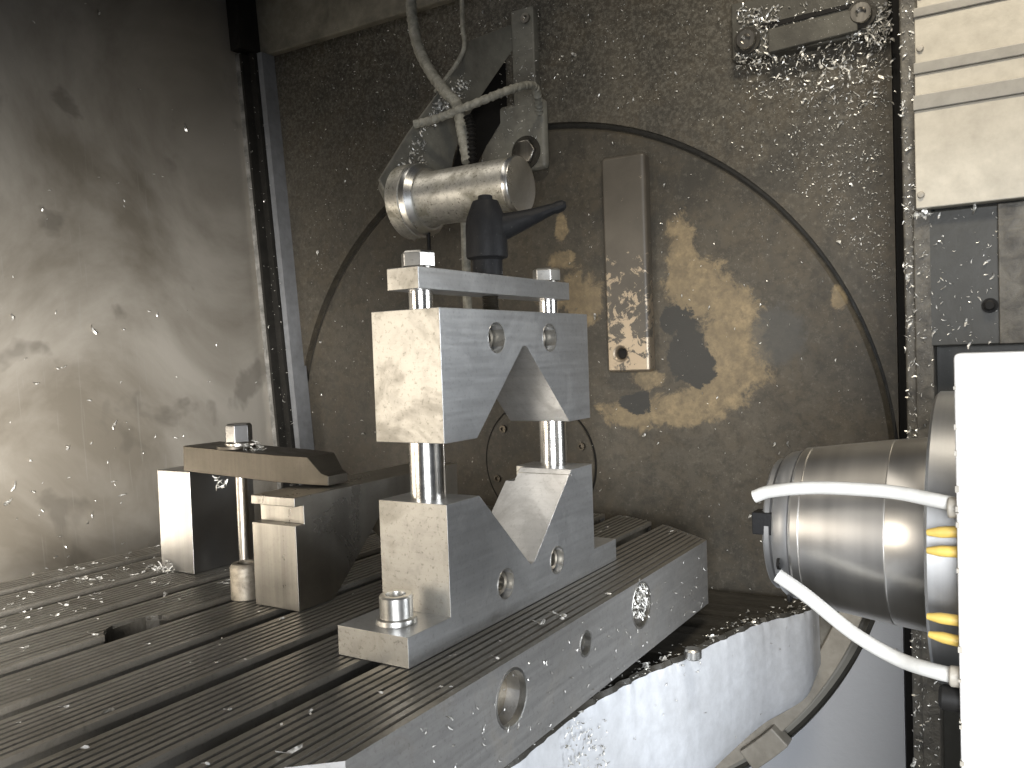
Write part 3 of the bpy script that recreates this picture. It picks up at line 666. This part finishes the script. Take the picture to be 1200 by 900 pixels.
while len(it) < 7500:
    x, z = U(-.80, .262), U(-.2, 1.0)
    if random.random() < .45: x = .262-abs(random.gauss(0, .09)); z = U(.1, 1.)
    d = math.hypot(x-DC[0], z-DC[1])
    inside = d < DR+.03
    if inside: continue
    if random.random() > (.25+.75*min(1, max(0, (z-.2)/.5))) : continue
    if x < -.5 and random.random() < .45: continue
    L = logn(.0016, .6); it.append(((x, YW-.0005, z), (U(-.3, .3), -1, U(-.3, .3)), min(L, .011), L*U(.2, .5)))
scatter('metal_chips', 'fine metal chips speckling the back wall outside the turntable', it)
it = []
for _ in range(520):
    a = U(0, 2*math.pi); r = DR*math.sqrt(random.random())*.985; x, z = DC[0]+r*math.cos(a), DC[1]+r*math.sin(a)
    if -.16 < x < -.07 and .2 < z < .56: continue
    L = logn(.0027, .5); it.append(((x, YW+.0055, z), (U(-.3, .3), -1, U(-.3, .3)), min(L, .01), L*U(.25, .5)))
scatter('metal_chips', 'sparse metal specks stuck to the round turntable', it)
it = []
for _ in range(1500):
    z = U(-.3, .95); r_ = random.random()
    if r_ < .6: p, n = (U(.3005, .3185), .4695, z), (U(-.4, .4), -1, U(-.4, .4))
    elif r_ < .8: p, n = (U(.3115, .33), .4615, min(z, .385)), (U(-.4, .4), -1, U(-.4, .4))
    else: p, n = (U(.3265, .42), Yc+.0115, U(.24, .386)), (U(-.4, .4), -1, U(-.4, .4))
    if r_ >= .8 and random.random() < .6: continue
    L = logn(.0030, .55); it.append((p, n, min(L, .012), L*U(.18, .35)))
scatter('metal_chips', 'metal chips crusted along the machine column', it)
it = []
for _ in range(950):
    q = onp(*random.choice(((U(855, 905), U(0, 75)), (U(985, 1042), U(-10, 45)), (U(860, 1040), U(-5, 75)), (U(860, 1045), U(60, 110)))), 1, .6)
    L = logn(.0052, .45)
    v = onp(0, 0, 1, 1)
    yy = .6305 if q.z > .585 else YW-.001
    it.append(((q.x, yy, q.z), (U(-.5, .5), -1, U(-.5, .5)), min(L, .014), L*U(.15, .32)))
scatter('metal_chips', 'curled metal chips piled around the bolts of the wall cleat', it)
it = []
for _ in range(900):
    u_ = random.random(); v_ = random.random()
    if random.random() < .6: px_, py_ = 478+(545-478)*u_+random.gauss(0, 4), 150-60*u_+random.gauss(8, 7)
    else: px_, py_ = U(455, 500), U(165, 265)
    if px_+py_*.62 < 585: continue
    q = onplane(px_, py_, Pn, n1); L = logn(.0042, .5); it.append((q+n1.normalized()*.0006, n1+Vector((U(-.1, .1), U(-.1, .1), U(-.1, .1))), min(L, .011), L*U(.2, .4)))
for _ in range(260):
    it.append(((U(-.375, -.25), .6395, U(.56, .81)), (U(-.4, .4), -1, U(-.4, .4)), logn(.003, .5), .001))
scatter('metal_chips', 'metal chips caught on the sensor bracket arm', it)
it = []
for _ in range(760):
    i = random.randrange(len(T)-1); t = T[i].lerp(T[i+1], random.random())
    if random.random() < .45: p, n = (t.x-abs(random.gauss(.012, .012)), t.y, ZT-.003), (U(-.3, .3), U(-.3, .3), 1)
    elif random.random() < .10: p, n = (t.x+.0032, t.y, ZT-.004-abs(random.gauss(0, .05))), (1, -.25, U(-.2, .2))
    else: continue
    L = logn(.0045, .45); it.append((p, n, min(L, .011), L*U(.2, .4)))
for _ in range(90):
    it.append(((TX1+.0006, U(-.15, .47), U(-.08, -.004)), (1, U(-.3, .3), U(-.3, .3)), logn(.0042), .0012))
for _ in range(70):
    q = onp(U(663, 712), U(842, 900), 0, .045); it.append((q, (1, -.2, .1), logn(.005), .0015))
scatter('metal_chips', 'metal chips stuck along the white carrier edge and pallet side', it)
it = []
for _ in range(150):
    z = U(.0, .86); it.append(((lx(z)+U(-.004, .05), .5955 if random.random() < .3 else .6140, z), (U(-.4, .4), -1, U(-.4, .4)), logn(.0032, .5), .001))
scatter('metal_chips', 'metal specks stuck in the upright corner channel', it)
# heaps
def heap(name, label, c, r, n, nrm=(0, 0, 1), h=.01, L0=.010, kind=None):
    bm = bmesh.new()
    for _ in range(n):
        a = U(0, 6.283); rr = r*math.sqrt(random.random()); zz = h*random.random()*(1-rr/r)
        N_ = Vector(nrm).normalized(); t = N_.orthogonal().normalized(); b = N_.cross(t)
        p = Vector(c)+t*rr*math.cos(a)+b*rr*math.sin(a)+N_*zz
        chipmesh(bm, p, N_+Vector((U(-.9, .9), U(-.9, .9), U(-.3, .9))), logn(L0, .3), L0*.17, U(-1, 1))
    me = bpy.data.meshes.new(name); bm.to_mesh(me); bm.free(); me.materials.append(M['chip'])
    o = bpy.data.objects.new(name, me); C.objects.link(o); return tag(o, label, 'chips')
q = onp(195, 670, 2, .0); heap('chip_heap', 'little heap of curly chips against the riser block', (q.x, q.y, .001), .016, 60, h=.014)
heap('chip_heap', 'tuft of curly chips beside the hex nut on the strap', (stx+.028, sty-.002, .1475), .011, 45, h=.013)
heap('chip_heap', 'wad of bright chips jammed in the pallet side hole', (TX1-.004, .262, -.022), .019, 70, (1, 0, 0), .008, .012)
heap('chip_heap', 'few curly chips hanging beneath the strap', (stx-.006, .066, .1165), .010, 8, (0, -1, 0), .004)
